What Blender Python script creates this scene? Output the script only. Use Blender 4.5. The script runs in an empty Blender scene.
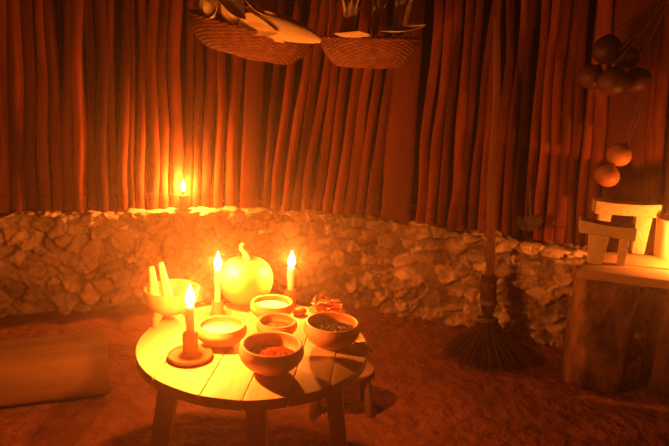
import bpy, math, random
from math import sin, cos, pi, radians, sqrt, atan2, hypot
from mathutils import Vector, Matrix, noise, Euler

C = bpy.context.scene.collection
random.seed(7)

# ------------------------------------------------------------------ camera model (used to survey the place)
FOC, HC = 600.0, 1.45
_p, _a = radians(13), radians(3)
_f = Vector((0, cos(_p), -sin(_p)))
_r0 = Vector((1, 0, 0)); _u0 = Vector((0, sin(_p), cos(_p)))
_up = _u0 * cos(_a) - _r0 * sin(_a)
_rt = _r0 * cos(_a) + _u0 * sin(_a)
EYE = Vector((0, 0, HC))

def ray(x, y): return _f + _rt * ((x - 334.5) / FOC) - _up * ((y - 223) / FOC)
def on_z(x, y, z=0.0):
    d = ray(x, y); return EYE + d * ((z - HC) / d.z)
def at_y(x, y, Y):
    d = ray(x, y); return EYE + d * (Y / d.y)
def proj(P):
    v = Vector(P) - EYE; z = v.dot(_f)
    return 334.5 + FOC * v.dot(_rt) / z, 223 - FOC * v.dot(_up) / z, z

cam = bpy.data.cameras.new('camera'); co = bpy.data.objects.new('camera', cam); C.objects.link(co)
cam.sensor_width = 36; cam.lens = FOC / 669 * 36; cam.clip_start = .02
co.matrix_world = Matrix.Translation(EYE) @ Matrix((_rt, _up, -_f)).transposed().to_4x4()
bpy.context.scene.camera = co

# ------------------------------------------------------------------ helpers
def lerp(xs, ys, x):
    if x <= xs[0]: return ys[0] + (ys[1] - ys[0]) * (x - xs[0]) / (xs[1] - xs[0])
    for i in range(len(xs) - 1):
        if x <= xs[i + 1] or i == len(xs) - 2:
            return ys[i] + (ys[i + 1] - ys[i]) * (x - xs[i]) / (xs[i + 1] - xs[i])

class MB:
    def __init__(s): s.v = []; s.f = []; s.sharp = set()
    def add(s, vs, fs, M=None):
        k = len(s.v)
        s.v += [(M @ Vector(v)) if M is not None else Vector(v) for v in vs]
        s.f += [tuple(i + k for i in f) for f in fs]
        return s
    def tube(s, pts, rad, n=10, M=None, cap=True, lobe=None, squash=1.0):
        pts = [Vector(p) for p in pts]; m = len(pts)
        if not hasattr(rad, '__len__'): rad = [rad] * m
        vs = []; fs = []
        t0 = (pts[1] - pts[0]).normalized()
        ref = Vector((1, 0, 0)) if abs(t0.x) < .8 else Vector((0, 1, 0))
        nx = t0.cross(ref).normalized()
        for i, p in enumerate(pts):
            t = (pts[min(i + 1, m - 1)] - pts[max(i - 1, 0)]).normalized()
            nx = (nx - t * nx.dot(t)).normalized(); ny = t.cross(nx)
            for k in range(n):
                a = 2 * pi * k / n
                r = rad[i] * (lobe(a, i) if lobe else 1)
                vs.append(p + nx * (cos(a) * r) + ny * (sin(a) * r * squash))
        for i in range(m - 1):
            for k in range(n):
                fs.append((i * n + k, i * n + (k + 1) % n, (i + 1) * n + (k + 1) % n, (i + 1) * n + k))
        if cap:
            fs.append(tuple(range(n))[::-1]); fs.append(tuple((m - 1) * n + k for k in range(n)))
        return s.add(vs, fs, M)
    def lathe(s, prof, n=40, M=None, fn=None):
        vs = []; fs = []; m = len(prof)
        for i, (r, z) in enumerate(prof):
            for k in range(n):
                a = 2 * pi * k / n
                rr, zz = (r, z) if fn is None else fn(r, z, a, i)
                vs.append((rr * cos(a), rr * sin(a), zz))
        for i in range(m - 1):
            for k in range(n):
                fs.append((i * n + k, i * n + (k + 1) % n, (i + 1) * n + (k + 1) % n, (i + 1) * n + k))
        fs.append(tuple(range(n))[::-1]); fs.append(tuple((m - 1) * n + k for k in range(n)))
        return s.add(vs, fs, M)
    def ball(s, c, r, n=10, m=7, M=None, fn=None):
        c = Vector(c)
        if not hasattr(r, '__len__'): r = (r, r, r)
        vs = [c + Vector((0, 0, -r[2]))]; fs = []
        for i in range(1, m):
            ph = -pi / 2 + pi * i / m
            for k in range(n):
                a = 2 * pi * k / n
                q = fn(a, ph) if fn else 1
                vs.append(c + Vector((cos(a) * cos(ph) * r[0] * q, sin(a) * cos(ph) * r[1] * q, sin(ph) * r[2])))
        vs.append(c + Vector((0, 0, r[2])))
        for k in range(n): fs.append((0, 1 + (k + 1) % n, 1 + k))
        for i in range(m - 2):
            for k in range(n):
                a, b = 1 + i * n + k, 1 + i * n + (k + 1) % n
                fs.append((a, b, b + n, a + n))
        L = len(vs) - 1
        for k in range(n): fs.append((L, 1 + (m - 2) * n + k, 1 + (m - 2) * n + (k + 1) % n))
        return s.add(vs, fs, M)
    def prism(s, poly, z0, z1, M=None):
        n = len(poly)
        vs = [(x, y, z0) for x, y in poly] + [(x, y, z1) for x, y in poly]
        fs = [tuple(range(n))[::-1], tuple(range(n, 2 * n))] + [(i, (i + 1) % n, (i + 1) % n + n, i + n) for i in range(n)]
        return s.add(vs, fs, M)
    def build(s, name, mat, parent=None, smooth=True, bevel=0, sub=0, rough=0, rsc=8, seg=2, angle=35, loc=None):
        me = bpy.data.meshes.new(name)
        me.from_pydata([tuple(v) for v in s.v], [], s.f); me.validate()
        o = bpy.data.objects.new(name, me); C.objects.link(o)
        me.materials.append(mat)
        if parent: o.parent = parent
        if loc is not None: o.location = loc
        if bevel or sub or rough:
            import bmesh
            bm = bmesh.new(); bm.from_mesh(me)
            if bevel:
                es = [e for e in bm.edges if len(e.link_faces) == 2 and e.calc_face_angle(0) > radians(40)]
                bmesh.ops.bevel(bm, geom=es, offset=bevel, segments=seg, affect='EDGES', profile=.6)
            if sub:
                bmesh.ops.triangulate(bm, faces=[f for f in bm.faces if len(f.verts) > 4])
                bmesh.ops.subdivide_edges(bm, edges=bm.edges[:], cuts=sub, use_grid_fill=True)
            if rough:
                for v in bm.verts:
                    q = noise.noise_vector(v.co * rsc + Vector((3.1, 7.7, 1.3)) * len(name)) + .5 * noise.noise_vector(v.co * rsc * 2.7)
                    v.co += q * rough
            bmesh.ops.recalc_face_normals(bm, faces=bm.faces[:])
            bm.to_mesh(me); bm.free()
        if smooth:
            me.polygons.foreach_set('use_smooth', [True] * len(me.polygons))
            try: me.set_sharp_from_angle(angle=radians(angle))
            except Exception: pass
        return o

def thing(name, label, cat, loc=(0, 0, 0), rot=(0, 0, 0), group=None, scale=None):
    o = bpy.data.objects.new(name, None); C.objects.link(o)
    o.empty_display_size = .05
    o.location = loc; o.rotation_euler = rot
    if scale: o.scale = (scale,) * 3
    return tag(o, label, cat, group)
def tag(o, label=None, cat=None, group=None, kind=None):
    if label: o['label'] = label
    if cat: o['category'] = cat
    if group: o['group'] = group
    if kind: o['kind'] = kind
    return o
def copy_tree(o, parent=None):
    c = o.copy(); C.objects.link(c)
    if parent: c.parent = parent
    for ch in [x for x in bpy.data.objects if x.parent == o and x != c]: copy_tree(ch, c)
    return c

# ------------------------------------------------------------------ materials
def mat(name, c1, c2=None, scale=10, stretch=(1, 1, 1), rough=.8, bump=.3, bscale=None, detail=6, vary=0.0, attr=None, dist=.01, spec=.3):
    m = bpy.data.materials.new(name); m.use_nodes = True
    N = m.node_tree.nodes; L = m.node_tree.links; b = N['Principled BSDF']
    b.inputs['Roughness'].default_value = rough
    b.inputs['Specular IOR Level'].default_value = spec
    tc = N.new('ShaderNodeTexCoord'); mp = N.new('ShaderNodeMapping'); mp.inputs['Scale'].default_value = stretch
    L.new(tc.outputs['Object'], mp.inputs['Vector'])
    oi = N.new('ShaderNodeObjectInfo')
    va = N.new('ShaderNodeVectorMath'); va.operation = 'ADD'
    cb = N.new('ShaderNodeCombineXYZ'); mu = N.new('ShaderNodeMath'); mu.operation = 'MULTIPLY'; mu.inputs[1].default_value = 37
    L.new(oi.outputs['Random'], mu.inputs[0])
    for i in range(3): L.new(mu.outputs[0], cb.inputs[i])
    L.new(mp.outputs[0], va.inputs[0]); L.new(cb.outputs[0], va.inputs[1])
    n = N.new('ShaderNodeTexNoise'); n.inputs['Scale'].default_value = scale; n.inputs['Detail'].default_value = detail
    n.inputs['Roughness'].default_value = .62
    L.new(va.outputs[0], n.inputs['Vector'])
    r = N.new('ShaderNodeValToRGB'); r.color_ramp.elements[0].position = .32; r.color_ramp.elements[1].position = .68
    r.color_ramp.elements[0].color = (*c1, 1); r.color_ramp.elements[1].color = (*(c2 or c1), 1)
    L.new(n.outputs['Fac'], r.inputs[0])
    col = r.outputs[0]
    if vary:
        h = N.new('ShaderNodeHueSaturation')
        mr = N.new('ShaderNodeMapRange'); mr.inputs['To Min'].default_value = 1 - vary; mr.inputs['To Max'].default_value = 1 + vary
        L.new(oi.outputs['Random'], mr.inputs['Value']); L.new(mr.outputs[0], h.inputs['Value'])
        L.new(col, h.inputs['Color']); col = h.outputs[0]
    if attr:
        at = N.new('ShaderNodeAttribute'); at.attribute_name = attr
        mx = N.new('ShaderNodeMix'); mx.data_type = 'RGBA'; mx.blend_type = 'MULTIPLY'; mx.inputs[0].default_value = 1
        L.new(col, mx.inputs[6]); L.new(at.outputs['Color'], mx.inputs[7]); col = mx.outputs[2]
    L.new(col, b.inputs['Base Color'])
    if bump:
        n2 = N.new('ShaderNodeTexNoise'); n2.inputs['Scale'].default_value = bscale or scale * 2; n2.inputs['Detail'].default_value = 8
        L.new(va.outputs[0], n2.inputs['Vector'])
        bp = N.new('ShaderNodeBump'); bp.inputs['Strength'].default_value = bump; bp.inputs['Distance'].default_value = dist
        L.new(n2.outputs['Fac'], bp.inputs['Height']); L.new(bp.outputs[0], b.inputs['Normal'])
    return m

M_dirt = mat('dirt', (.19, .066, .042), (.34, .122, .078), scale=7, bump=1, bscale=16, rough=.95, dist=.035, spec=.1)
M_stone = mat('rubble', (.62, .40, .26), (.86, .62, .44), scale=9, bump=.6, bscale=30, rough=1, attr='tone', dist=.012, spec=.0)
M_pole = mat('pole_wood', (.035, .006, .003), (.27, .068, .032), scale=6, stretch=(1, 1, .12), bump=.55, bscale=22, rough=.85, vary=.42, dist=.015, spec=.15)
M_plankpost = mat('post_wood', (.07, .017, .008), (.155, .041, .019), scale=5, stretch=(1, 1, .15), bump=.5, bscale=18, rough=.85, vary=.1, spec=.15)
M_table = mat('table_wood', (.40, .22, .10), (.76, .52, .30), scale=9, stretch=(1, .12, 1), bump=.25, bscale=16, rough=.6, vary=.08, dist=.006)
M_leg = mat('leg_wood', (.50, .30, .16), (.68, .44, .25), scale=8, stretch=(1, 1, .12), bump=.3, rough=.7, vary=.08, dist=.006)
M_clay = mat('clay', (.34, .13, .055), (.46, .19, .085), scale=14, bump=.12, rough=.5, dist=.004, vary=.08)
M_claypale = mat('pale_clay', (.40, .19, .09), (.52, .27, .13), scale=14, bump=.12, rough=.5, dist=.004)
M_claydark = mat('dark_clay', (.24, .075, .035), (.36, .12, .055), scale=12, bump=.2, rough=.6, dist=.004)
M_wax = mat('wax', (.85, .78, .62), (.90, .84, .7), scale=10, bump=.05, rough=.45)
M_cream = mat('cream', (.80, .72, .55), (.86, .79, .62), scale=30, bump=.3, rough=.7, dist=.003)
M_chipow = mat('red_powder', (.16, .015, .008), (.36, .045, .02), scale=90, bump=.8, rough=.95, dist=.004)
M_brownpow = mat('brown_powder', (.24, .07, .03), (.36, .12, .055), scale=60, bump=.8, rough=.95, dist=.004)
M_bean = mat('bean', (.025, .012, .01), (.06, .025, .018), scale=20, bump=0, rough=.22, spec=.7)
M_chili = mat('chilli', (.30, .02, .012), (.50, .045, .02), scale=20, bump=.3, rough=.35, dist=.003, vary=.3)
M_stem = mat('stem', (.30, .20, .08), (.42, .3, .13), scale=20, bump=.2, rough=.8)
M_squash = mat('squash_skin', (.42, .27, .085), (.54, .37, .13), scale=5, bump=.1, rough=.45)
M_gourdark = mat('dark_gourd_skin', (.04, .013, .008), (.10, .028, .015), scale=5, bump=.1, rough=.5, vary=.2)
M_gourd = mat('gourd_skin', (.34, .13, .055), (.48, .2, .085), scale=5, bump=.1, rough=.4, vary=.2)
M_husk = mat('husk', (.58, .42, .22), (.88, .70, .42), scale=8, stretch=(.15, 1, 1), bump=.4, bscale=30, rough=.7, dist=.004, vary=.12)
M_wicker = mat('wicker', (.13, .042, .02), (.27, .10, .045), scale=25, bump=.3, rough=.7, dist=.004)
M_cord = mat('cord', (.16, .10, .06), (.24, .16, .1), scale=30, bump=.3, rough=.9)
M_wire = mat('wire', (.05, .035, .03), (.08, .05, .04), scale=30, bump=0, rough=.6)
M_twig = mat('twig', (.05, .02, .012), (.12, .05, .03), scale=12, bump=.3, rough=.9, dist=.004)
M_handle = mat('broom_handle', (.11, .042, .021), (.19, .075, .036), scale=8, stretch=(1, 1, .15), bump=.3, rough=.8, dist=.005)
M_volc = mat('pale_stone', (.46, .34, .21), (.60, .46, .30), scale=40, bump=.7, bscale=90, rough=.9, dist=.008, spec=.05)
M_log = mat('log', (.05, .022, .013), (.32, .155, .085), scale=11, stretch=(1, 1, .6), bump=.9, bscale=20, rough=.95, dist=.02, spec=.1)
M_bench = mat('bench_wood', (.20, .10, .055), (.36, .19, .105), scale=6, stretch=(.2, 1, 1), bump=.5, bscale=18, rough=.85, dist=.008, spec=.15)
M_plank = mat('platform_wood', (.22, .12, .06), (.42, .25, .13), scale=5, stretch=(.2, 1, 1), bump=.4, rough=.8)
M_enamel = mat('bucket_metal', (.50, .40, .28), (.60, .49, .36), scale=5, bump=.05, rough=.45)
M_dark = mat('dark_leaf', (.045, .03, .02), (.08, .05, .035), scale=10, bump=.3, rough=.9)
M_wick = mat('wick', (.02, .015, .01), (.03, .02, .015), scale=10, bump=0, rough=.9)

def flame_mat():
    m = bpy.data.materials.new('flame'); m.use_nodes = True
    N = m.node_tree.nodes; L = m.node_tree.links
    N.remove(N['Principled BSDF'])
    e = N.new('ShaderNodeEmission'); e.inputs[0].default_value = (1, .62, .20, 1); e.inputs[1].default_value = 1.6
    t = N.new('ShaderNodeBsdfTransparent'); a = N.new('ShaderNodeAddShader')
    L.new(e.outputs[0], a.inputs[0]); L.new(t.outputs[0], a.inputs[1]); L.new(a.outputs[0], N['Material Output'].inputs[0])
    m.cycles.emission_sampling = 'NONE'
    return m
M_flame = flame_mat()
FIRE = (1.0, .235, .024)

# ------------------------------------------------------------------ the setting
# wall line: plan curve of the rounded hut wall, surveyed along the top of the stone footing
LX = [-120, 0, 60, 110, 150, 190, 245, 300, 377, 440, 500, 570, 669, 790]
LY = [218, 215, 214, 213, 211.5, 210, 209, 212, 219, 228, 236.5, 247, 257.5, 270]
HW = .60
raw = [on_z(x, y, HW) for x, y in zip(LX, LY)]
# smooth the curve a little
crv = []
for i in range(len(raw) - 1):
    p0 = raw[max(i - 1, 0)]; p1 = raw[i]; p2 = raw[i + 1]; p3 = raw[min(i + 2, len(raw) - 1)]
    for k in range(10):
        t = k / 10
        crv.append(.5 * ((2 * p1) + (-p0 + p2) * t + (2 * p0 - 5 * p1 + 4 * p2 - p3) * t * t + (-p0 + 3 * p1 - 3 * p2 + p3) * t ** 3))
crv.append(raw[-1])
crv = [Vector((p.x, p.y, 0)) for p in crv]
for _ in range(14): crv = [crv[0]] + [(crv[i - 1] + crv[i] * 2 + crv[i + 1]) / 4 for i in range(1, len(crv) - 1)] + [crv[-1]]
acc = [0]
for i in range(1, len(crv)): acc.append(acc[-1] + (crv[i] - crv[i - 1]).length)
def along(s):
    s = min(max(s, 0), acc[-1] - 1e-4)
    for i in range(len(acc) - 1):
        if s <= acc[i + 1]:
            t = (s - acc[i]) / (acc[i + 1] - acc[i])
            d = (crv[i + 1] - crv[i]).normalized()
            return crv[i].lerp(crv[i + 1], t), d, Vector((d.y, -d.x, 0))     # point, tangent, normal towards the room
def s_at_px(px):
    best = min(range(len(crv)), key=lambda i: abs(proj(crv[i] + Vector((0, 0, HW)))[0] - px))
    i = best; a = proj(crv[i] + Vector((0, 0, HW)))[0]
    j = i + 1 if (px > a and i + 1 < len(crv)) or i == 0 else i - 1
    b = proj(crv[j] + Vector((0, 0, HW)))[0]
    return acc[i] + (acc[j] - acc[i]) * (px - a) / (b - a)

# floor
def floor_h(x, y):
    v = Vector((x, y, 0))
    h = .012 * noise.noise(v * 2.2) + .007 * noise.noise(v * 6) + .0035 * noise.noise(v * 17)
    return h - .004
b = MB(); NX, NY = 220, 190
x0, x1, y0, y1 = -3.6, 3.8, -1.2, 4.5
vs = []; fs = []
for j in range(NY + 1):
    for i in range(NX + 1):
        x = x0 + (x1 - x0) * i / NX; y = y0 + (y1 - y0) * j / NY
        vs.append((x, y, floor_h(x, y)))
for j in range(NY):
    for i in range(NX):
        a = j * (NX + 1) + i; fs.append((a, a + 1, a + NX + 2, a + NX + 1))
floor = b.add(vs, fs).build('floor', M_dirt, angle=180); tag(floor, kind='structure', label='packed reddish earth floor of the hut')

wall = bpy.data.objects.new('wall_back', None); C.objects.link(wall)
tag(wall, 'rounded hut wall of upright poles on a low rubble footing', kind='structure')

# rubble footing with real relief
NU = int(acc[-1] / .0085); vs = []; fs = []; tone = []
prof = []
for k in range(60): prof.append((.07, -.03 + (HW + .01) * k / 59, 1))
for k in range(1, 7):
    a = k / 6 * pi / 2; prof.append((.07 - .03 * (1 - cos(a)), HW - .02 + .02 * sin(a), 1 - k * .08))
for k in range(1, 12): prof.append((.04 - .03 * k, HW, .3))
prof += [(-.30, .3, 0), (-.30, -.03, 0)]
NV = len(prof)
for i in range(NU + 1):
    s = acc[-1] * i / NU
    p, d, n = along(s)
    for k, (off, z, w) in enumerate(prof):
        q = Vector((s * 1.0, z * 1.15 - off * .8, 0))
        warp = Vector((noise.noise(q * 8), noise.noise(q * 8 + Vector((5, 5, 5))), 0)) * .045 + Vector((noise.noise(q * 34), noise.noise(q * 34 + Vector((5, 5, 5))), 0)) * .010
        g = (q + warp) * 10.6
        g.x *= .85
        dist, pts = noise.voronoi(g + Vector((0, 0, 2.5)))
        e = min(1, max(0, (dist[1] - dist[0]) / .17)); e = e * e * (3 - 2 * e)
        cell = noise.cell(pts[0] * 3.7 + Vector((.5, .5, .5)))
        tilt = (g - pts[0]).x * (noise.cell(pts[0] * 5.1) - .5) + (g - pts[0]).y * (noise.cell(pts[0] * 6.3) - .5)
        g2 = (q + warp * 1.6) * 21 + Vector((3, 1, 0)); g2.x += g2.y * .5
        d2, p2_ = noise.voronoi(g2 + Vector((0, 0, 7.5)))
        fl2 = (g2 - p2_[0]).x * (noise.cell(p2_[0] * 4.1) - .5) + (g2 - p2_[0]).y * (noise.cell(p2_[0] * 2.3) - .5) + .5 * (noise.cell(p2_[0] * 7.7) - .5)
        e2_ = min(1, (d2[1] - d2[0]) / .2)
        big = noise.noise(Vector((s * 2.2, z * 3, 0)))
        mud = min(1, max(0, .42 + 1.6 * noise.noise(Vector((s * 3.1, z * 5, 9)))))       # mud smeared over the joints
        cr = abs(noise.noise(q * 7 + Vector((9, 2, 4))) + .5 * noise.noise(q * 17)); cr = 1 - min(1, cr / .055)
        h = -.014 * cr + (.034 * e * (.2 + .8 * mud) + .022 * (cell - .5) * e + .055 * tilt * e) + .020 * fl2 * e2_ + .004 * e2_ + .018 * big + .010 * noise.noise(q * 26) + .005 * noise.noise(q * 60)
        e = e * (.8 + .2 * e2_)
        P = p + n * (off + (h - .012) * w) + Vector((0, 0, z + (h * .5 * (1 - w) if w else 0) + .012 * noise.noise(Vector((s * 5, 0, 3))) * (z > .3)))
        vs.append(P)
        tn = (.86 + .28 * (cell - .3)) * (1 - (.22 + .5 * mud) * (1 - e)) * (1 - .35 * cr)  # joints and cracks darkened: mud mortar plus painted crevice shade
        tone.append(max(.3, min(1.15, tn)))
for i in range(NU):
    for k in range(NV - 1):
        a = i * NV + k; fs.append((a, a + NV, a + NV + 1, a + 1))
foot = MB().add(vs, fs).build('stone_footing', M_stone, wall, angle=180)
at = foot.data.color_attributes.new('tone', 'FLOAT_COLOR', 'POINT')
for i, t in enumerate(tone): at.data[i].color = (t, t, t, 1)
tag(foot, 'pale rubble stone footing set in mud')

# upright poles, one part each. Pixel columns of their left edges along the foot, surveyed on the photograph
edges = [-46, -33, -21, -9, 8, 24, 36, 49, 61, 72, 87, 96, 110, 118, 130, 139, 148, 160, 172, 185, 194, 203, 214, 225, 239,
         258, 268, 278, 288, 298, 308, 318, 329, 340, 351, 362, 376]
edges2 = [410, 421, 432, 442, 453, 463, 474, 486, 497, 508, 520, 531, 542, 553, 565, 576, 587, 600]
edges3 = [641, 652, 664, 677, 690, 703, 716, 730, 744, 758]
LNX = [-60, 20, 90, 150, 200, 240, 262, 275, 340, 372, 378, 412, 440, 520, 600, 669, 760]
LNV = [-9, -6, -4, 0, 4, 7, 14, 26, 27, 25, 10, 16, 17, 16, 17, 18, 20]      # lean, px per 200 px of height
ZT = 2.55
def pole(pxa, pxb, wide=False, ztop=ZT, name='wooden_pole'):
    pc = (pxa + pxb) / 2; s = s_at_px(pc); p, d, n = along(s)
    depth = proj(p + Vector((0, 0, HW)))[2]
    cosv = abs(d.dot(_rt)) or 1
    r = (pxb - pxa) * depth / FOC / 2 * 1.0
    base = p + n * (-.085 if not wide else -.075) + Vector((0, 0, HW - .03))
    base += d * random.uniform(-.004, .004)
    # slope along the wall so that the pole leans as surveyed
    zv = HW + 1.1
    xv = proj(Vector((base.x, base.y, zv)))
    xb, yb, _ = proj(Vector((base.x, base.y, HW)))
    want = xb + lerp(LNX, LNV, pc) * (yb - xv[1]) / 200
    k = (want - xv[0]) * xv[2] / FOC / cosv / 1.1
    k += random.uniform(-.012, .012) if not wide else 0
    m = 34; pts = []; rad = []
    ph = random.uniform(0, 99)
    wob = .0 if wide else random.uniform(.007, .016)
    kink = random.uniform(.9, 1.8); ka = random.uniform(-.022, .022) if not wide else 0
    for i in range(m):
        z = (ztop - base.z) * i / (m - 1)
        u = noise.noise(Vector((ph, z * 1.6, 0))) * wob * 2 + ka * max(0, 1 - abs(z - kink) * 2.2)
        w = noise.noise(Vector((ph, z * 1.3, 7))) * wob * 1.6
        fade = min(1, z / .25)
        pts.append(base + d * (k * z + u * fade) + n * (w * fade - .012 * z) + Vector((0, 0, z)))
        rad.append(r * (1 - .05 * z) * (1 + .10 * noise.noise(Vector((ph, z * 3, 3))) + .05 * noise.noise(Vector((ph, z * 11, 5)))))
    def lobe(a, i):
        z = i / (m - 1) * 2
        return 1 + .07 * noise.noise(Vector((cos(a) * 1.1 + ph, sin(a) * 1.1, z * 2.2))) + .03 * noise.noise(Vector((cos(a) * 4 + ph, sin(a) * 4, z * 1.2)))
    b = MB()
    if not wide:
        b.tube(pts, rad, 16, lobe=lobe)
    else:      # hewn plank post: wide and flat
        vs = []; fs = []; K = 20
        for i, q in enumerate(pts):
            for j in range(K):
                a = 2 * pi * j / K
                sx = abs(cos(a)) ** .45 * (1 if cos(a) > 0 else -1) * rad[i]
                sy = abs(sin(a)) ** .6 * (1 if sin(a) > 0 else -1) * .034
                sy += .006 * noise.noise(Vector((sx * 30, q.z * 2, ph)))
                vs.append(q + d * sx + n * sy)
        for i in range(m - 1):
            for j in range(K): fs.append((i * K + j, i * K + (j + 1) % K, (i + 1) * K + (j + 1) % K, (i + 1) * K + j))
        fs.append(tuple(range(K))[::-1]); fs.append(tuple((m - 1) * K + j for j in range(K)))
        b.add(vs, fs)
    o = b.build(name, M_plankpost if wide else M_pole, wall, angle=50)
    # move origin to base so that grain starts per pole
    o.data.transform(Matrix.Translation(-base)); o.location = base
    return o
for E_ in (edges, edges2, edges3):
    for a_, b_ in zip(E_, E_[1:]):
        if (a_, b_) == (239, 258): tag(pole(a_, b_, True, name='plank_post'), 'broad flat hewn post right of the wall candle')
        else:
            g = random.uniform(.2, 2.0)
            pole(a_ + g * .5, b_ - g * .5)
tag(pole(377, 409, True, name='plank_post'), 'broadest hewn plank post under the right-hand basket')
tag(pole(602, 640, True, name='plank_post'), 'broad hewn post behind the hanging gourds')

# binding wire looping along the feet of the poles
pts = []
s_ = .05
while s_ < acc[-1] - .05:
    p, d, n = along(s_)
    sag = .018 * abs(sin(s_ * 9)) + .01 * noise.noise(Vector((s_ * 3, 0, 0)))
    pts.append(p + n * (-.085 + .052 + .006 * sin(s_ * 45)) + Vector((0, 0, HW + .115 - sag)))
    s_ += .02
MB().tube(pts, .0016, 6).build('binding_wire', M_wire, wall)

# ------------------------------------------------------------------ table
TC = Vector((-.245, 1.86, 0)); TZ = .60; TR = .378
table = thing('round_table', 'low round wooden table of pale planks carrying candles and clay bowls', 'table', (TC.x, TC.y, 0))
th = radians(4)
cuts = [-.40, -.235, -.075, .045, .165, .275, .40]
for a_, b_ in zip(cuts, cuts[1:]):
    a2, b2 = a_ + .0014, b_ - .0014
    poly = []
    xs = [a2 + (b2 - a2) * i / 10 for i in range(11)]
    rr = TR
    xs = [x for x in xs if abs(x) < rr]
    if a_ <= -.39: xs = [-rr + .0005 + (b2 + rr) * (i / 10) ** 1.8 for i in range(11)]
    if b_ >= .39: xs = [rr - .0005 - (rr - a2) * (i / 10) ** 1.8 for i in range(11)][::-1]
    front = [(x, -sqrt(max(0, rr * rr - x * x)) * (1 + .012 * noise.noise(Vector((x * 9, 1, 0))))) for x in xs]
    back = [(x, sqrt(max(0, rr * rr - x * x)) * (1 + .012 * noise.noise(Vector((x * 9, 4, 0))))) for x in xs[::-1]]
    poly = front + back
    M = Matrix.Rotation(-th, 4, 'Z')
    dz = random.uniform(-.0012, .0012)
    MB().prism(poly, TZ - .032, TZ + dz * 0, M).build('plank', M_table, table, bevel=.002, angle=30)
def leg(xt, yt, xb, yb, w):
    b = MB(); vs = []; fs = []
    for i in range(7):
        t = i / 6; z = (TZ - .032) * (1 - t)
        cx, cy = xt + (xb - xt) * t, yt + (yb - yt) * t
        ww = w * (1 - .12 * t) / 2
        for sx, sy in ((-1, -1), (1, -1), (1, 1), (-1, 1)):
            vs.append((cx + sx * ww, cy + sy * ww * .9, z))
    for i in range(6):
        for j in range(4): fs.append((i * 4 + j, (i + 1) * 4 + j, (i + 1) * 4 + (j + 1) % 4, i * 4 + (j + 1) % 4))
    fs.append((0, 1, 2, 3)); fs.append((27, 26, 25, 24))
    return b.add(vs, fs).build('leg', M_leg, table, bevel=.004, sub=1, rough=.0015, rsc=14)
LG = [(-.245, -.12, -.31, -.16), (.035, -.215, .07, -.29), (.255, -.01, .335, .0), (-.02, .24, -.03, .31)]
for q in LG: leg(*q, .060)
def rail(a, c, z0=TZ - .095, z1=TZ - .034, t=.022):
    a = Vector((*a, 0)); c = Vector((*c, 0)); d = (c - a).normalized(); n = Vector((-d.y, d.x, 0))
    q = [a - n * t / 2, c - n * t / 2, c + n * t / 2, a + n * t / 2]
    MB().prism([(v.x, v.y) for v in q], z0, z1).build('apron_rail', M_leg, table, bevel=.003)
for i in range(4):
    A_, B_ = Vector(LG[i][:2]), Vector(LG[(i + 1) % 4][:2]); d_ = (B_ - A_).normalized()
    rail(A_ + d_ * .036, B_ - d_ * .036)

# ------------------------------------------------------------------ bowls
def bowl(label, x, y, R, Hh, m, group='clay bowls on the round table', z=TZ):
    rb = R * .94
    prof = [(0.001, .001), (R * .42, 0), (R * .46, .004)]
    for i in range(1, 12):
        t = i / 11; a = t * pi * .62
        prof.append((R * .46 + (R - R * .46) * sin(min(a, pi / 2)) - (R - rb) * max(0, t - .8) / .2, .004 + (Hh - .008) * t ** 1.15))
    prof += [(rb - .001, Hh), (rb - .006, Hh + .001), (rb - .010, Hh - .002)]
    for i in range(10, 0, -1):
        t = i / 11; a = t * pi * .62
        prof.append((max(.01, R * .46 + (R - R * .46) * sin(min(a, pi / 2)) - (R - rb) * max(0, t - .8) / .2 - .009), .012 + (Hh - .018) * t ** 1.15))
    prof.append((.001, .011))
    o = MB().lathe(prof, 56).build('clay_bowl', m, loc=(x, y, z))
    o.rotation_euler.z = random.uniform(0, 6)
    return tag(o, label, 'bowl', group)
def inner_r(R, Hh, z):
    t = min(1, max(0, (z - .012) / (Hh - .018))) ** (1 / 1.15); a = t * pi * .62
    return R * .46 + (R - R * .46) * sin(min(a, pi / 2)) - (R * .06) * max(0, t - .8) / .2 - .010
def fill(name, label, cat, x, y, R, Hh, lvl, m, heap=.012, rough=.0015, liquid=False):
    r = inner_r(R, Hh, lvl) - .0008
    b = MB(); n = 44; rings = 18; vs = []; fs = []
    for i in range(rings + 1):
        q = i / rings
        for k in range(n):
            a = 2 * pi * k / n
            z = lvl + heap * (1 - q * q)
            if not liquid: z += noise.noise(Vector((q * cos(a) * 9, q * sin(a) * 9, x * 9))) * .004 * (1 - q) + noise.noise(Vector((q * cos(a) * 40, q * sin(a) * 40, x * 9))) * rough * 1.6
            vs.append((max(q, .002) * r * cos(a), max(q, .002) * r * sin(a), z))
    low = max(.013, lvl - .03); r2 = inner_r(R, Hh, low) - .003
    for k in range(n):
        a = 2 * pi * k / n; vs.append((r2 * cos(a), r2 * sin(a), low))
    for i in range(rings + 1):
        for k in range(n): fs.append((i * n + k, (i + 1) * n + k, (i + 1) * n + (k + 1) % n, i * n + (k + 1) % n))
    fs.append(tuple(range(n))); fs.append(tuple((rings + 1) * n + k for k in range(n))[::-1])
    o = b.add(vs, fs).build(name, m, loc=(x, y, TZ), angle=60)
    return tag(o, label, cat, kind='stuff')

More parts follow.
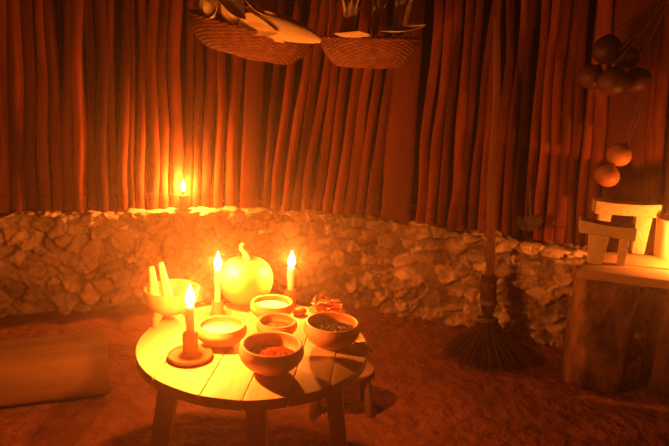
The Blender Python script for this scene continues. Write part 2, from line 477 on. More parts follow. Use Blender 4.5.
BW = {'front': (-.168, 1.66, .098, .088), 'left': (-.350, 1.825, .083, .072), 'small': (-.178, 1.905, .071, .062),
      'back': (-.212, 2.062, .080, .070), 'right': (.010, 1.86, .095, .086)}
bowl('round brown clay bowl of red powder nearest the front edge of the table', *BW['front'], M_clay)
bowl('pale clay bowl of white dough right of the front candle holder', *BW['left'], M_claypale)
bowl('smallest clay bowl, brown powder inside, in the middle of the bowls', *BW['small'], M_clay)
bowl('clay bowl of white meal at the back, in front of the squash', *BW['back'], M_claypale)
bowl('deep clay bowl of dark beans at the right side of the table', *BW['right'], M_clay)
fill('red_powder', 'coarse red ground chilli heaped in the front clay bowl', 'spice', *BW['front'], .046, M_chipow, .009, .003)
fill('white_dough', 'smooth white dough filling the left pale clay bowl', 'dough', *BW['left'], .048, M_cream, .004, .0006)
fill('brown_powder', 'dark reddish brown powder in the smallest clay bowl', 'spice', *BW['small'], .034, M_brownpow, .008, .003)
fill('white_meal', 'white meal heaped in the back clay bowl', 'flour', *BW['back'], .048, M_cream, .008, .001)
# beans: uncountable, one object
x, y, R, Hh = BW['right']; b = MB(); rr = inner_r(R, Hh, .05) - .008
vs = []
for i in range(430):
    q = sqrt(random.random()); a = random.uniform(0, 2 * pi)
    z = .052 + .010 * (1 - q * q) + random.uniform(-.006, .003)
    M = Matrix.Translation((q * rr * cos(a), q * rr * sin(a), z)) @ Euler((random.uniform(-.6, .6), random.uniform(-.6, .6), random.uniform(0, 6))).to_matrix().to_4x4()
    b.ball((0, 0, 0), (.0068, .0042, .0036), 8, 5, M)
b.lathe([(.002, .014), (inner_r(R, Hh, .02) - .006, .02), (inner_r(R, Hh, .048) - .004, .048), (.002, .052)], 30)
tag(b.build('black_beans', M_bean, loc=(x, y, TZ)), 'glossy dark beans filling the right clay bowl', 'beans', kind='stuff')

# ------------------------------------------------------------------ candles
def add_flame(parent, z, h, w, energy):
    prof = []
    for i in range(13):
        t = i / 12
        prof.append((max(.0002, w * sin(pi * t ** .62) ** 1.15 * (1 - .25 * t)), z + h * t))
    fl = MB().lathe(prof, 20).build('flame', M_flame, parent, angle=180)
    MB().tube([(0, 0, z - .010), (.0008, 0, z), (.002, 0, z + .007)], .0008, 6).build('wick', M_wick, parent)
    ld = bpy.data.lights.new('candle_light', 'POINT'); ld.energy = energy; ld.color = FIRE; ld.shadow_soft_size = .009
    lo = bpy.data.objects.new('candle_light', ld); C.objects.link(lo); lo.parent = parent; lo.location = (0, 0, z + h * .45)
def candle(label, x, y, z, r, h, fh=.05, fw=.010, energy=1.0, lean=0):
    c = thing('candle', label, 'candle', (x, y, z), (0, lean, 0), 'burning candles')
    prof = [(.001, 0), (r, 0), (r, h * .3), (r * .97, h * .7), (r * .94, h - .003), (r * .82, h), (r * .5, h - .0025), (.001, h - .003)]
    MB().lathe(prof, 26, fn=lambda q, zz, a, i: (q * (1 + .05 * noise.noise(Vector((cos(a) * 2, sin(a) * 2, zz * 30)))), zz)).build('wax_stick', M_wax, c)
    b = MB()
    for k in range(3):
        a = random.uniform(0, 6); q = r * .97; L_ = h * random.uniform(.25, .6)
        b.tube([(q * cos(a), q * sin(a), h - .002), (q * cos(a) * 1.04, q * sin(a) * 1.04, h - L_ * .5), (q * cos(a) * 1.05, q * sin(a) * 1.05, h - L_)], [.0016, .0022, .0032], 8)
        b.ball((q * cos(a) * 1.05, q * sin(a) * 1.05, h - L_), .0034, 8, 6)
    b.build('wax_drip', M_wax, c)
    add_flame(c, h + .004, fh, fw, energy)
    return c
def holder(label, x, y, z, r, h, dish=None, m=M_clay, r_in=.014):
    if dish:
        prof = [(.001, 0), (dish * .8, 0), (dish * .95, .006), (dish, .016), (dish * .97, .018), (dish * .9, .010), (r + .012, .008), (r + .003, .014)]
    else:
        prof = [(.001, 0), (r * 1.12, 0), (r * 1.15, .006), (r * 1.02, .013)]
    prof += [(r, .02), (r * .96, h * .5), (r, h - .006), (r * .98, h), (r_in + .002, h + .001), (r_in + .0006, h - .003), (r_in + .0006, h - .018), (.001, h - .018)]
    return tag(MB().lathe(prof, 40).build('candle_holder', m, loc=(x, y, z)), label, 'candle holder', 'clay candle holders')

EN = 1.65
holder('red clay candle holder with a wide saucer foot at the left front of the table', -.425, 1.715, TZ, .024, .085, .068, M_clay, .0135)
candle('white candle burning in the saucer-footed holder, nearest the camera', -.425, 1.715, TZ + .0675, .013, .105, .066, .0155, EN * 1.25)
holder('small clay candle holder behind the left white-dough bowl', -.415, 2.085, TZ, .022, .05, None, M_claypale, .0125)
candle('tallest white candle, burning behind the bowl of white dough', -.415, 2.085, TZ + .0325, .012, .140, .064, .015, EN)
holder('slender cylindrical clay candle holder right of the big squash', -.155, 2.185, TZ, .022, .075, None, M_clay, .0135)
candle('white candle burning in the cylindrical holder between squash and chillies', -.155, 2.185, TZ + .0575, .013, .105, .064, .015, EN)
# candle on the footing ledge
pw, dw, nw = along(s_at_px(183)); PW = pw + nw * .012
holder('dark clay candle holder standing on the stone ledge against the poles', PW.x, PW.y, HW + .004, .027, .10, None, M_claydark, .0125)
candle('short candle burning on the wall ledge in front of the poles', PW.x, PW.y, HW + .0865, .012, .045, .065, .0145, EN * 1.8)

# ------------------------------------------------------------------ tripod mortar with two pestles
MX, MY = -.557, 1.985
mor = thing('tripod_mortar', 'wide tripod clay mortar bowl at the left edge of the table', 'mortar', (MX, MY, TZ))
R, Hh = .092, .075
prof = [(.001, .040), (.03, .041), (.06, .050), (.082, .072), (.092, .100), (.096, .128), (.092, .131), (.086, .127), (.080, .100), (.068, .078), (.045, .062), (.001, .058)]
MB().lathe(prof, 50).build('bowl', M_claypale, mor)
for a in (radians(232), radians(352), radians(112)):
    c_, s_ = cos(a), sin(a)
    MB().tube([(c_ * .050, s_ * .050, .056), (c_ * .062, s_ * .062, .03), (c_ * .068, s_ * .068, .001)], [.019, .015, .009], 14).build('leg', M_claypale, mor)
def pestle(label, dx, dy, tx, ty, L_):
    o = thing('pestle', label, 'pestle', (MX + dx, MY + dy, TZ + .068), (0, 0, 0), 'pestles in the mortar')
    d = Vector((tx, ty, 1)).normalized()
    P = [d * (L_ * i / 10) for i in range(11)]
    rr = [.012, .018, .0182, .0172, .016, .0148, .0135, .0125, .0115, .0105, .008]
    MB().tube(P, rr, 16).build('shaft', M_husk, o)
pestle('thick pale pestle upright in the tripod mortar, the left one', -.056, .0, -.10, .0, .138)
pestle('thinner pale pestle leaning in the tripod mortar, the right one', -.014, .02, -.22, .05, .148)

# ------------------------------------------------------------------ squash
SQ = thing('squash', 'large round pale yellow squash with curled stem at the back of the table', 'squash', (-.330, 2.203, TZ), (0, 0, .3))
prof = []
for i in range(25):
    ph = -pi / 2 + pi * i / 24
    prof.append((max(.001, .104 * cos(ph) ** .9), .098 + .098 * sin(ph) - .014 * max(0, sin(ph)) ** 14 + .006 * max(0, -sin(ph)) ** 10))
MB().lathe(prof, 72, fn=lambda r, z, a, i: (r * (1 + .022 * abs(cos(a * 5)) ** .8 - .01), z)).build('fruit', M_squash, SQ, angle=180)
MB().tube([(0, 0, .178), (-.002, 0, .195), (-.010, 0, .210), (-.020, 0, .222), (-.022, 0, .236), (-.012, 0, .244)], [.015, .010, .0075, .0065, .006, .007], 10,
          lobe=lambda a, i: 1 + .12 * cos(a * 5)).build('stem', M_stem, SQ)

# ------------------------------------------------------------------ chillies in a dish, paste lump, spoon
DX, DY = -.012, 2.088
o = MB().lathe([(.001, 0), (.030, 0), (.050, .010), (.066, .026), (.070, .033), (.067, .034), (.060, .027), (.045, .016), (.001, .010)], 48).build('clay_dish', M_claypale, loc=(DX, DY, TZ))
tag(o, 'shallow clay dish heaped with dried red chillies behind the bean bowl', 'dish')
proto = thing('dried_chilli', 'dried red chilli in the heap on the shallow dish', 'chilli', (0, 0, 0), group='dried red chillies heaped in the dish')
b = MB(); P = []; rd = []
for i in range(13):
    t = i / 12; P.append((.052 * (t - .5), .008 * sin(t * 2.6), .004 * sin(t * 5)))
    rd.append(.0048 * (1 - t) ** .55 * (1 if t > .04 else .7) + .0006)
b.tube(P, rd, 10, lobe=lambda a, i: 1 + .15 * sin(a * 3 + i * .6)).build('pod', M_chili, proto)
MB().tube([(-.026, 0, 0), (-.034, -.003, .002), (-.041, -.009, .003)], [.0022, .0012, .0013], 6).build('stem', M_stem, proto)
for k in range(46):
    c = proto if k == 0 else copy_tree(proto)
    q = .062 * sqrt(random.random()); a = random.uniform(0, 6.28)
    lay = k / 46
    c.location = (DX + q * cos(a) * (1 - .35 * lay), DY + q * sin(a) * (1 - .35 * lay), TZ + .024 + .045 * lay * (1 - q * 6) + .006)
    c.rotation_euler = (random.uniform(0, 6), random.uniform(-1, 1) * (.3 + .7 * lay), random.uniform(0, 6.28))
    c.scale = (random.uniform(.8, 1.15),) * 3
b = MB().ball((0, 0, .016), (.026, .020, .018), 20, 12, fn=lambda a, ph: 1 + .12 * sin(a * 3 + ph * 2))
tag(b.build('spice_lump', M_claydark, loc=(-.112, 2.112, TZ), rough=.0015, rsc=40), 'small dark reddish lump between the back bowl and the chillies', 'spice')
sp = thing('wooden_spoon', 'pale wooden spoon at the right rim of the table behind the bean bowl', 'spoon', (.098, 1.895, TZ), (0, 0, radians(-60)))
MB().lathe([(.001, .0), (.010, .001), (.019, .006), (.023, .012), (.0215, .0125), (.016, .008), (.001, .004)], 28, fn=lambda r, z, a, i: (r * (1 + .18 * abs(cos(a))), z)).build('spoon_bowl', M_leg, sp)
MB().tube([(.022, 0, .010), (.045, 0, .011), (.075, 0, .009), (.092, 0, .007)], [.0035, .0035, .004, .0045], 10).build('handle', M_leg, sp)

# ------------------------------------------------------------------ low stool behind table, right
st = thing('low_stool', 'low dark wooden stool behind the right legs of the table', 'stool', (.065, 2.50, 0), (0, 0, radians(8)))
poly = [(.16 * cos(a) * (1 if abs(cos(a)) < .8 else .97), .105 * sin(a)) for a in [2 * pi * i / 36 for i in range(36)]]
MB().prism(poly, .165, .205).build('seat', M_bench, st, bevel=.012, seg=3)
for sx, sy in ((-1, -1), (1, -1), (1, 1), (-1, 1)):
    MB().tube([(sx * .105, sy * .055, .168), (sx * .118, sy * .066, .10), (sx * .130, sy * .078, .0)], [.021, .02, .018], 12).build('leg', M_bench, st)

# ------------------------------------------------------------------ hewn log bench, left
A_ = on_z(-70, 422); B_ = on_z(109, 398)
dr = (B_ - A_); ang = atan2(dr.y, dr.x); LB = dr.length
hb = thing('log_bench', 'thick hewn wooden block lying on the earth floor at far left', 'bench', (B_.x, B_.y, 0), (0, 0, ang))
b = MB(); vs = []; fs = []; n1, n2 = 30, 24
for i in range(n1 + 1):
    x = -LB * (1 - i / n1)
    for j in range(n2):
        a = 2 * pi * j / n2 + pi / n2
        cy = abs(cos(a)) ** .35 * (1 if cos(a) > 0 else -1) * .15; cz = abs(sin(a)) ** .4 * (1 if sin(a) > 0 else -1) * .11
        q = 1 + .05 * noise.noise(Vector((x * 2, cos(a) * 2, sin(a) * 2)))
        vs.append((x + (.012 * noise.noise(Vector((a, 0, 0))) if i == n1 else 0), .15 + cy * q, .112 + cz * q))
for i in range(n1):
    for j in range(n2): fs.append((i * n2 + j, (i + 1) * n2 + j, (i + 1) * n2 + (j + 1) % n2, i * n2 + (j + 1) % n2))
fs.append(tuple(range(n2))); fs.append(tuple(n1 * n2 + j for j in range(n2))[::-1])
b.add(vs, fs).build('hewn_block', M_bench, hb, angle=50)
b = MB()
b.ball((-.36, .006, .13), (.016, .006, .010), 12, 8); 
b.build('knot', M_claydark, hb)

# ------------------------------------------------------------------ broom
bb = on_z(486, 357); 
topP = at_y(498.5, 18, 3.50)
br = thing('twig_broom', 'rustic twig broom leaning on the pole wall, bristles spread on the floor', 'broom', (bb.x, bb.y, 0))
o_ = Vector((bb.x, bb.y, 0)); dv = topP - o_
def along_b(t): return dv * t
hp = [along_b(.17 + .83 * i / 14) + Vector((.006 * sin(i * .8), 0, 0)) for i in range(15)]
MB().tube(hp, [.026 - .0004 * i for i in range(15)], 16, lobe=lambda a, i: 1 + .05 * sin(a * 2 + i)).build('handle', M_handle, br)
b = MB(); ax = dv.normalized(); nb = 760
e1 = ax.cross(Vector((0, 1, 0))).normalized(); e2 = ax.cross(e1)
for i in range(nb):
    a = random.uniform(0, 2 * pi); q = sqrt(random.random())
    top = .43 * random.uniform(.75, 1.08)
    pin = ax * .21 + (e1 * cos(a) + e2 * sin(a)) * (.064 * q)
    p0 = ax * top + (e1 * cos(a) + e2 * sin(a)) * (.026 + .016 * q)
    R_ = .32 * q * random.uniform(.75, 1.0)
    fx, fy = cos(a) * R_, sin(a) * R_ * .62
    if random.random() < .5: fx *= .8
    z = .004 + random.uniform(0, .02) + .02 * (1 - q)
    p3 = Vector((fx * .98, fy - .02, z)); p2 = Vector((fx * .72, fy * .7, .075 + random.uniform(-.01, .03) * (1 - q * .5)))
    pts = []
    P_ = [p0, pin, p2, p3]
    for k in range(9):
        t = k / 8
        pts.append(P_[0] * (1 - t) ** 3 + P_[1] * 3 * t * (1 - t) ** 2 * 1.0 + P_[2] * 3 * t * t * (1 - t) + P_[3] * t ** 3)
    for v in pts: v += Vector((noise.noise(Vector((i, v.z * 9, 0))), noise.noise(Vector((i, v.z * 9, 5))), 0)) * .006
    b.tube(pts, [.0036] * 5 + [.0036, .0033, .0028, .0018], 5)
brist = b.build('bristle_bundle', M_twig, br); tag(brist, kind='stuff')
for t in (.205, .30, .40):
    b = MB()
    rr = .057 if t < .25 else .045 if t < .35 else .040
    for w in range(3):
        ring = [ax * (t + .008 * w) + (e1 * cos(a) + e2 * sin(a)) * rr for a in [2 * pi * k / 24 for k in range(25)]]
        b.tube(ring, .0042, 6)
    b.build('binding', M_cord, br)

# ------------------------------------------------------------------ right: work platform on stumps
def log_stump(label, cx, cy, rx, ry, h, rot=0, name='log_stump', mt=M_log, seed=0, lean=0, pw_=.75):
    o = thing(name, label, 'stump', (cx, cy, 0), (0, 0, rot), 'log stumps at the right')
    vs = []; fs = []; n, m = 48, 22
    for i in range(m + 1):
        z = h * i / m
        for k in range(n):
            a = 2 * pi * k / n
            q = 1 + .10 * noise.noise(Vector((cos(a) * 1.5 + seed, sin(a) * 1.5, z * 3))) + .03 * noise.noise(Vector((cos(a) * 9 + seed, sin(a) * 9, z * 14))) + .06 * noise.noise(Vector((cos(a) * 5 + seed, sin(a) * 5, z * 4))) + .06 * (1 - i / m) ** 2
            if i in (0, m): q *= .985
            cx_, sx_ = cos(a), sin(a)
            vs.append(((abs(cx_) ** pw_ * (1 if cx_ > 0 else -1)) * rx * q, (abs(sx_) ** pw_ * (1 if sx_ > 0 else -1)) * ry * q + lean * z, z))
    for i in range(m):
        for k in range(n): fs.append((i * n + k, i * n + (k + 1) % n, (i + 1) * n + (k + 1) % n, (i + 1) * n + k))
    # domed cut face
    base = m * n
    for j in range(1, 6):
        for k in range(n):
            v = Vector(vs[base + k]); q = 1 - j / 6
            vs.append((v.x * q, v.y * q, h + .004 + .008 * noise.noise(Vector((v.x * q * 9, v.y * q * 9, seed)))))
    for j in range(5):
        for k in range(n):
            a0 = base + j * n + k; a1 = base + j * n + (k + 1) % n
            fs.append((a0, a1, a1 + n, a0 + n))
    fs.append(tuple(base + 5 * n + k for k in range(n))); fs.append(tuple(range(n))[::-1])
    MB().add(vs, fs).build('trunk', mt, o, angle=55)
    return o
PZ = .65
fl_ = on_z(578, 282, PZ - .045); fr_ = on_z(636, 288, PZ - .045)
log_stump('tall squared stump under the left end of the work platform', 1.40, 2.925, .150, .125, PZ - .056, radians(-8), seed=3)
log_stump('rounded dark stump right of the squared stump, under the platform', 1.80, 2.93, .130, .12, .50, radians(10), seed=11, pw_=1)
# platform: two thick boards
def board(label, P, z0, z1, group):
    o = MB().prism([(p[0], p[1]) for p in P], z0, z1).build('platform_board', M_plank, bevel=.008, sub=3, rough=.004, rsc=9)
    return tag(o, label, 'board', group)
g_ = 'boards of the work platform'
bA = [on_z(577, 269.5, PZ), on_z(690, 283, PZ), on_z(694, 272, PZ), on_z(585, 260.5, PZ)]
board('front rough board of the work platform, resting on the stumps', [tuple(p)[:2] for p in bA], PZ - .045, PZ, g_)
bB = [on_z(585.5, 260.0, PZ), on_z(694.5, 271.4, PZ), on_z(740, 262, PZ), on_z(606, 252, PZ)]
board('rear rough board of the work platform, carrying the grinding stones', [tuple(p)[:2] for p in bB], PZ - .045, PZ, g_)

# grinding stones (three-legged slabs)
def metate(label, loc, rot, Lx, Wy, hz, slope, legs, th=.04):
    o = thing('grinding_stone', label, 'grinding stone', loc, (0, 0, rot), 'stone grinding slabs on the platform')
    vs = []; fs = []; nx, ny = 14, 8
    def top(u, v): return hz + slope * u + .012 * (abs(v) ** 2) - .010 * (1 - u * u)
    for lay in (0, 1):
        for i in range(nx + 1):
            for j in range(ny + 1):
                u = -1 + 2 * i / nx; v = -1 + 2 * j / ny
                z = top(u, v) if lay else hz + slope * u - th + .012 * (1 - (u * u)) * 0
                vs.append((u * Lx, v * Wy * (1 - .08 * u), z))
    q = (nx + 1) * (ny + 1)
    for i in range(nx):
        for j in range(ny):
            a = i * (ny + 1) + j
            fs.append((a, a + 1, a + ny + 2, a + ny + 1)); fs.append((a + q, a + ny + 1 + q, a + ny + 2 + q, a + 1 + q))
    for i in range(nx):
        a = i * (ny + 1); fs.append((a, a + ny + 1, a + ny + 1 + q, a + q)); a += ny; fs.append((a, a + q, a + ny + 1 + q, a + ny + 1))
    for j in range(ny):
        fs.append((j, j + q, j + 1 + q, j + 1)); a = nx * (ny + 1) + j; fs.append((a, a + 1, a + 1 + q, a + q))
    MB().add(vs, fs).build('slab', M_volc, o, bevel=.006, rough=.002, rsc=25, angle=45)
    for (lx, ly, w, w2) in legs:
        zt = hz + slope * (lx / Lx) - th + .006
        vs = []; fs = []
        for i in range(5):
            t = i / 4; ww = w + (w2 - w) * t
            for sx, sy in ((-1, -1), (1, -1), (1, 1), (-1, 1)): vs.append((lx + sx * ww, ly + sy * ww * .9, zt * (1 - t)))
        for i in range(4):
            for j in range(4): fs.append((i * 4 + j, (i + 1) * 4 + j, (i + 1) * 4 + (j + 1) % 4, i * 4 + (j + 1) % 4))
        fs.append((0, 1, 2, 3)); fs.append((19, 18, 17, 16))
        MB().add(vs, fs).build('leg', M_volc, o, bevel=.005, rough=.0015, rsc=30)
    return o
m1 = on_z(617, 262, PZ)
metate('pale stone grinding slab on stout legs at the front of the platform', (m1.x - .085, m1.y - .018, PZ), radians(-20), .128, .058, .198, -.006,
       [(-.035, -.03, .046, .034), (.085, .0, .022, .019), (-.03, .032, .028, .022)], .055)
m2 = on_z(636, 254, PZ)
metate('second pale grinding slab standing behind and above the front one', (m2.x - .060, m2.y + .070, PZ), radians(-14), .160, .062, .262, .004,
       [(-.10, 0, .032, .026), (.085, -.025, .040, .030), (.085, .033, .026, .022)], .06)
# bucket
bp_ = on_z(668, 262, PZ)
bk = thing('metal_bucket', 'pale round metal bucket beside the grinding stones at the right edge', 'bucket', (bp_.x + .09, bp_.y + .10, PZ))
MB().lathe([(.001, .006), (.098, .006), (.100, 0), (.104, .0), (.104, .012), (.110, .10), (.118, .19), (.123, .205), (.120, .208), (.116, .2), (.106, .10), (.100, .016), (.001, .016)], 56).build('pail', M_enamel, bk)
MB().tube([(.121 * cos(a), .05 * 0 + .02 * sin(a), .20 - .05 * sin(a)) for a in [pi * i / 20 for i in range(21)]], .003, 6).build('handle', M_wire, bk)
# lantern candle just past the frame on the platform
cp = on_z(683, 268, PZ)
holder('clay candle holder on the platform beside the bucket', cp.x, cp.y, PZ, .024, .05, None, M_clay, .0135)
candle('candle burning on the platform beside the bucket at the right edge', cp.x, cp.y, PZ + .0325, .013, .075, .055, .012, EN * .8)

# ------------------------------------------------------------------ hanging gourds
def gourd(label, px, py, rpx, Y, squ=1.0, stem_dir=(0, 0, 1), group='dried gourds hung on the pole wall', cord_top=None, m=None):
    c = at_y(px, py, Y); r = rpx * proj(c)[2] / FOC
    o = thing('hanging_gourd', label, 'gourd', c, (0, 0, 0), group)
    d = Vector(stem_dir).normalized(); M = d.to_track_quat('Z', 'Y').to_matrix().to_4x4()
    prof = []
    for i in range(21):
        ph = -pi / 2 + pi * i / 20
        prof.append((max(.001, r * cos(ph)), r * squ * sin(ph) + (r * .10 * max(0, sin(ph)) ** 8)))
    MB().lathe(prof, 36, M).build('shell', m or M_gourd, o, angle=180)
    MB().tube([M @ Vector((0, 0, r * squ)), M @ Vector((0, 0, r * squ + r * .16)), M @ Vector((r * .05, 0, r * squ + r * .3))], [r * .26, r * .17, r * .12], 10).build('stem', M_claydark, o)
    s0 = M @ Vector((0, 0, r * squ + r * .28)); tp = Vector(cord_top) - c if cord_top is not None else s0 + Vector((0, .05, .3))
    MB().tube([s0, s0.lerp(tp, .3) + Vector((.008, -.006, 0)), s0.lerp(tp, .7) + Vector((-.004, 0, 0)), tp], .0028, 6).build('cord', M_cord, o)
    return o
pg, dg, ng = along(s_at_px(622)); YG = pg.y + .0
peg = pg + ng * (-.02) + Vector((0, 0, 2.02)) + dg * .06
pk = tag(MB().tube([pg + ng * -.10 + Vector((0, 0, 2.0)) + dg * .06, peg + ng * .05 + Vector((0, 0, .02))], [.012, .009], 10).build('wooden_peg', M_handle), 'wooden peg in the broad post holding the gourds', 'peg')
GT = peg + ng * .035 + Vector((0, 0, .012))
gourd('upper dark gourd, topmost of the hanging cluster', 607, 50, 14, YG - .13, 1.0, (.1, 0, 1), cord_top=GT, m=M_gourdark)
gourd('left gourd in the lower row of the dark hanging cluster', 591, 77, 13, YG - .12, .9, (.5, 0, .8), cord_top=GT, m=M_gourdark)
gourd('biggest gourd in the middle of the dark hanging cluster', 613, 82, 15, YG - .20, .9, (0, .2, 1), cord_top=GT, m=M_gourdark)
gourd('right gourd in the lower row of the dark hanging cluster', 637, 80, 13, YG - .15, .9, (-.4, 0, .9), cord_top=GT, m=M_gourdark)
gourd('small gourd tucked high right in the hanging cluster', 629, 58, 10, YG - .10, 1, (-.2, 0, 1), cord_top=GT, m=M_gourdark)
cx_ = pg + ng * .0 + Vector((0, 0, 1.62))
gourd('small orange gourd with dark tip, upper of the low pair', 619, 155, 12, YG - .10, .92, (.5, 0, .9), cord_top=cx_)
gourd('small orange gourd, lower of the pair above the grinding stones', 607, 176, 12, YG - .12, .88, (.4, 0, 1), cord_top=cx_)

# dark bundle hanging between broom and gourds
c0 = at_y(529, 222, 3.40)
lb = thing('leaf_bundle', 'small dark bundle of dry leaves hanging right of the broom', 'leaf bundle', c0)
for k in range(7):
    a = -1.25 + 2.5 * k / 6
    L_ = .10 if k % 2 else .085
    vs = []; fs = []
    for i in range(8):
        t = i / 7; w = .020 * sin(pi * min(1, t * .92 + .06)) + .001
        cx = sin(a) * L_ * t; cz = cos(a) * L_ * t * .55 - .05 * (1 - t) ; cy = .01 * sin(t * 3 + k)
        px_, pz_ = cos(a) * w, -sin(a) * w
        for sx in (-1, 1):
            for sy in (-1, 1): vs.append((cx + sx * px_, cy + sy * .0012 - .012 * abs(sx) * t, cz + sx * pz_))
    for i in range(7):
        q = i * 4
        for a0, a1 in ((0, 1), (1, 3), (3, 2), (2, 0)): fs.append((q + a0, q + a1, q + 4 + a1, q + 4 + a0))
    fs += [(0, 2, 3, 1), (28, 29, 31, 30)]
    MB().add(vs, fs).build('leaf', M_dark, lb, angle=60)
MB().tube([(0, 0, -.04), (.004, .01, .05), (0, .04, .14), (-.002, .06, .22)], .0022, 6).build('cord', M_cord, lb)

# ------------------------------------------------------------------ hanging baskets
def basket(label, c, R, Hh, tiltx, tilty, rb):
    o = thing('hanging_basket', label, 'basket', c, (tiltx, tilty, 0), 'woven baskets hanging from the roof')
    # woven wall: strands over and under stakes, as relief
    NS = 60; rows = 17
    vs = []; fs = []; n = NS * 5; m = rows * 4
    def rad(t): return rb + (R - rb) * sin(t * pi / 2) ** .85
    for side in (1, -1):
        for i in range(m + 1):
            t = i / m
            for k in range(n):
                a = 2 * pi * k / n
                row = int(t * rows * .9999); inrow = (t * rows) % 1
                rel = sin(pi * inrow) * .0038 * (1 + .9 * cos(a * NS / 2 + (row % 2) * pi))
                r = rad(t) + (rel if side == 1 else -rel * .6 - .008)
                vs.append((r * cos(a), r * sin(a), -Hh + Hh * t + .004 * noise.noise(Vector((cos(a) * 2, sin(a) * 2, t * 3)))))
    for sd in range(2):
        off = sd * (m + 1) * n
        for i in range(m):
            for k in range(n):
                f = (off + i * n + k, off + i * n + (k + 1) % n, off + (i + 1) * n + (k + 1) % n, off + (i + 1) * n + k)
                fs.append(f if sd == 0 else f[::-1])
    L2 = (m + 1) * n
    for k in range(n):
        k2 = (k + 1) % n
        fs.append((m * n + k, m * n + k2, L2 + m * n + k2, L2 + m * n + k)); fs.append((k2, k, L2 + k, L2 + k2))
    MB().add(vs, fs).build('woven_side', M_wicker, o, angle=180)
    b = MB(); 
    b.lathe([(.002, -Hh - .004), (rb * .5, -Hh - .006), (rb, -Hh + .004), (rb - .004, -Hh + .010), (.002, -Hh + .004)], 66, fn=lambda r, z, a, i: (r, z + .003 * sin(a * 22)))
    b.build('woven_base', M_wicker, o)
    b = MB()
    for off in (0, pi):
        ring = [((R + .004 * cos(a * 22 + off)) * cos(a), (R + .004 * cos(a * 22 + off)) * sin(a), .002 + .005 * sin(a * 22 + off)) for a in [2 * pi * k / 220 for k in range(221)]]
        b.tube(ring, .0058, 6)
    b.build('rim', M_wicker, o)
    inv = Euler((tiltx, tilty, 0)).to_matrix().inverted()
    apex = inv @ Vector((0, 0, .95))
    for k in range(3):
        a = 2 * pi * k / 3 + .5
        e = Vector((R * cos(a), R * sin(a), .004))
        MB().tube([e, e.lerp(apex, .5), apex], .0035, 6).build('cord', M_cord, o)
    return o
def leafmesh(L_, W_, curl, twist=0.0, thk=.0012):
    vs = []; fs = []; n = 16; w = 6
    for i in range(n + 1):
        t = i / n
        ww = W_ * (((t + .04) / .34) ** .55 if t < .3 else max(.02, 1 - (t - .3) / .7) ** .75)
        ang = curl * t * t; tw = twist * t
        cx, cz = L_ * (sin(ang) / curl if abs(curl) > .01 and t > 0 else t) if False else L_ * t * cos(ang * .5), L_ * t * sin(ang * .5)
        for j in range(w + 1):
            v = -1 + 2 * j / w
            y = v * ww; z = cz + (v * v) * ww * .45 + .0025 * noise.noise(Vector((t * 6, v * 3, L_ * 50)))
            y2 = y * cos(tw) - (z - cz) * sin(tw); z2 = y * sin(tw) + (z - cz) * cos(tw)
            vs.append((cx, y2, cz + z2))
    k = len(vs)
    vs += [(a, b_, c_ - thk) for a, b_, c_ in vs]
    for i in range(n):
        for j in range(w):
            a = i * (w + 1) + j
            fs.append((a, a + w + 1, a + w + 2, a + 1)); fs.append((a + k, a + 1 + k, a + w + 2 + k, a + w + 1 + k))
    for i in range(n):
        for a, c_ in ((i * (w + 1), (i + 1) * (w + 1)), ((i + 1) * (w + 1) + w, i * (w + 1) + w)): fs.append((a, a + k, c_ + k, c_))
    return vs, fs
def corn_ear(label, P0, P1, r, flare=.5, nleaf=4, ls=1.0, group='husked maize ears in the left basket', cat='maize ear'):
    """P0 butt, P1 tip: an ear wrapped in dry husk with loose leaves."""
    P0 = Vector(P0); P1 = Vector(P1); d = P1 - P0; L_ = d.length
    o = thing('maize_ear', label, cat, P0, (0, 0, 0), group)
    o.rotation_euler = d.to_track_quat('X', 'Z').to_euler()
    b = MB(); P = []; rd = []
    for i in range(15):
        t = i / 14; P.append((L_ * t, 0, .006 * sin(t * 3))); rd.append(max(.003, r * (sin(pi * (t ** .8) * .94 + .09) ** .75)))
    b.tube(P, rd, 20, lobe=lambda a, i: 1 + .05 * cos(a * 6 + i * .1) + .03 * cos(a * 11))
    b.build('husk_wrap', M_husk, o)
    for k in range(nleaf):
        a = 2 * pi * k / nleaf + random.uniform(-.3, .3)
        v, f = leafmesh(L_ * ls * random.uniform(.85, 1.2), r * random.uniform(.7, 1.0), flare * random.uniform(.3, 1.3), random.uniform(-.5, .5))
        M = Matrix.Rotation(a, 4, 'X') @ Matrix.Translation((L_ * .04, 0, r * .72))
        MB().add(v, f, M).build('husk_leaf', M_husk, o)
    return o
def loose_husk(label, P0, P1, w, curl=.6, roll=0, group='loose husks in the baskets', twist=.6):
    P0 = Vector(P0); P1 = Vector(P1); d = P1 - P0
    v, f = leafmesh(d.length, w, curl, twist)
    o = MB().add(v, f, Matrix.Rotation(roll, 4, 'X')).build('maize_husk', M_husk)
    o.location = P0; o.rotation_euler = d.to_track_quat('X', 'Z').to_euler()
    return tag(o, label, 'maize husk', group)

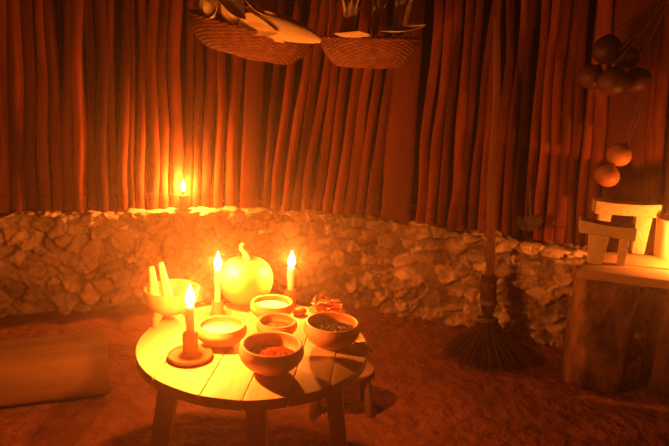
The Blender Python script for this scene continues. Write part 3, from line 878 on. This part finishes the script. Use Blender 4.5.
YB = 3.25
cB = at_y(252, 27, YB)
rB = 62 * proj(cB)[2] / FOC
basket('wide woven basket hanging above the table, heaped with maize husks', cB, rB, .135, radians(7), radians(11), rB * .70)
Q = lambda px, py, dy=0: at_y(px, py, YB + dy)
corn_ear('longest maize ear in pale husk, lying over the right rim of the left basket', Q(240, 17, -.25), Q(321, 41, -.34), .058, .25, 4, .55)
corn_ear('maize ear in husk standing upright in the middle of the left basket', Q(236, 26, -.26), Q(224, -14, -.24), .040, .5, 4)
corn_ear('maize ear in husk leaning left at the left end of the left basket', Q(206, 16, -.20), Q(214, -20, -.18), .030, .6, 4)
corn_ear('maize ear in husk at the back of the left basket, tip out of view', Q(262, 22, .08), Q(275, -18, .10), .030, .5, 4)
loose_husk('short curled pale husk at the front left rim of the left basket', Q(203, 17, -.30), Q(224, 16, -.34), .040, 1.0, .6)
loose_husk('bent pale husk sticking up at the left end of the left basket', Q(213, 18, -.32), Q(202, -8, -.34), .028, .7, 1.2)
loose_husk('broad pale husk fanned over the front rim of the left basket', Q(226, -6, -.28), Q(243, 26, -.37), .060, .4, .2)
loose_husk('narrow pale husk slanting down across the middle of the left basket', Q(243, -2, -.26), Q(266, 24, -.36), .034, .4, -.3)

YC = 3.32
cC = at_y(370, 39, YC); rC = 49 * proj(cC)[2] / FOC
basket('darker woven basket hanging right of the first, with husks poking out', cC, rC, .14, radians(5), radians(-2), rC * .66)
Q = lambda px, py, dy=0: at_y(px, py, YC + dy)
loose_husk('pointed pale husk sticking out over the right rim of the right basket', Q(380, 32, -.20), Q(426, 31, -.26), .040, .25, .3)
loose_husk('low pale husk lying along the front rim of the right basket', Q(370, 36, -.30), Q(334, 38, -.30), .030, .25, .2)
corn_ear('dark maize ear standing at the right of the right basket', Q(398, 36, .02), Q(405, -4, .04), .028, .5, 4, 1.0, 'husked maize ears in the right basket')
corn_ear('maize ear standing upright at the left of the right basket', Q(348, 38, .02), Q(352, 0, .0), .026, .5, 4, 1.0, 'husked maize ears in the right basket')
corn_ear('maize ear leaning at the middle of the right basket', Q(372, 38, .06), Q(378, -2, .02), .026, .4, 3, 1.0, 'husked maize ears in the right basket')

# ------------------------------------------------------------------ thin haze added for the glow round the flames; exposure
w = bpy.data.worlds.new('night'); bpy.context.scene.world = w; w.use_nodes = True
N = w.node_tree.nodes; L = w.node_tree.links
N['Background'].inputs[0].default_value = (.9, .25, .08, 1); N['Background'].inputs[1].default_value = .0006
vsn = N.new('ShaderNodeVolumeScatter'); vsn.inputs['Color'].default_value = (1, .72, .5, 1); vsn.inputs['Density'].default_value = .03; vsn.inputs['Anisotropy'].default_value = .87
L.new(vsn.outputs[0], N['World Output'].inputs['Volume'])
def lamp(name, loc, e, col, size):
    ld = bpy.data.lights.new(name, 'POINT'); ld.energy = e; ld.color = col; ld.shadow_soft_size = size
    lo = bpy.data.objects.new(name, ld); C.objects.link(lo); lo.location = loc; return lo
lamp('added_fill_light', (-.6, -1.0, 1.9), 1.1, (1, .085, .014), .35)      # added soft red fill behind the camera, no real source there
sc = bpy.context.scene
sc.view_settings.view_transform = 'Standard'; sc.view_settings.look = 'None'; sc.view_settings.gamma = 1; sc.view_settings.use_curve_mapping = False
sc.cycles.sample_clamp_direct = 6; sc.cycles.sample_clamp_indirect = .2; sc.cycles.volume_bounces = 0
sc.view_settings.exposure = 4.2
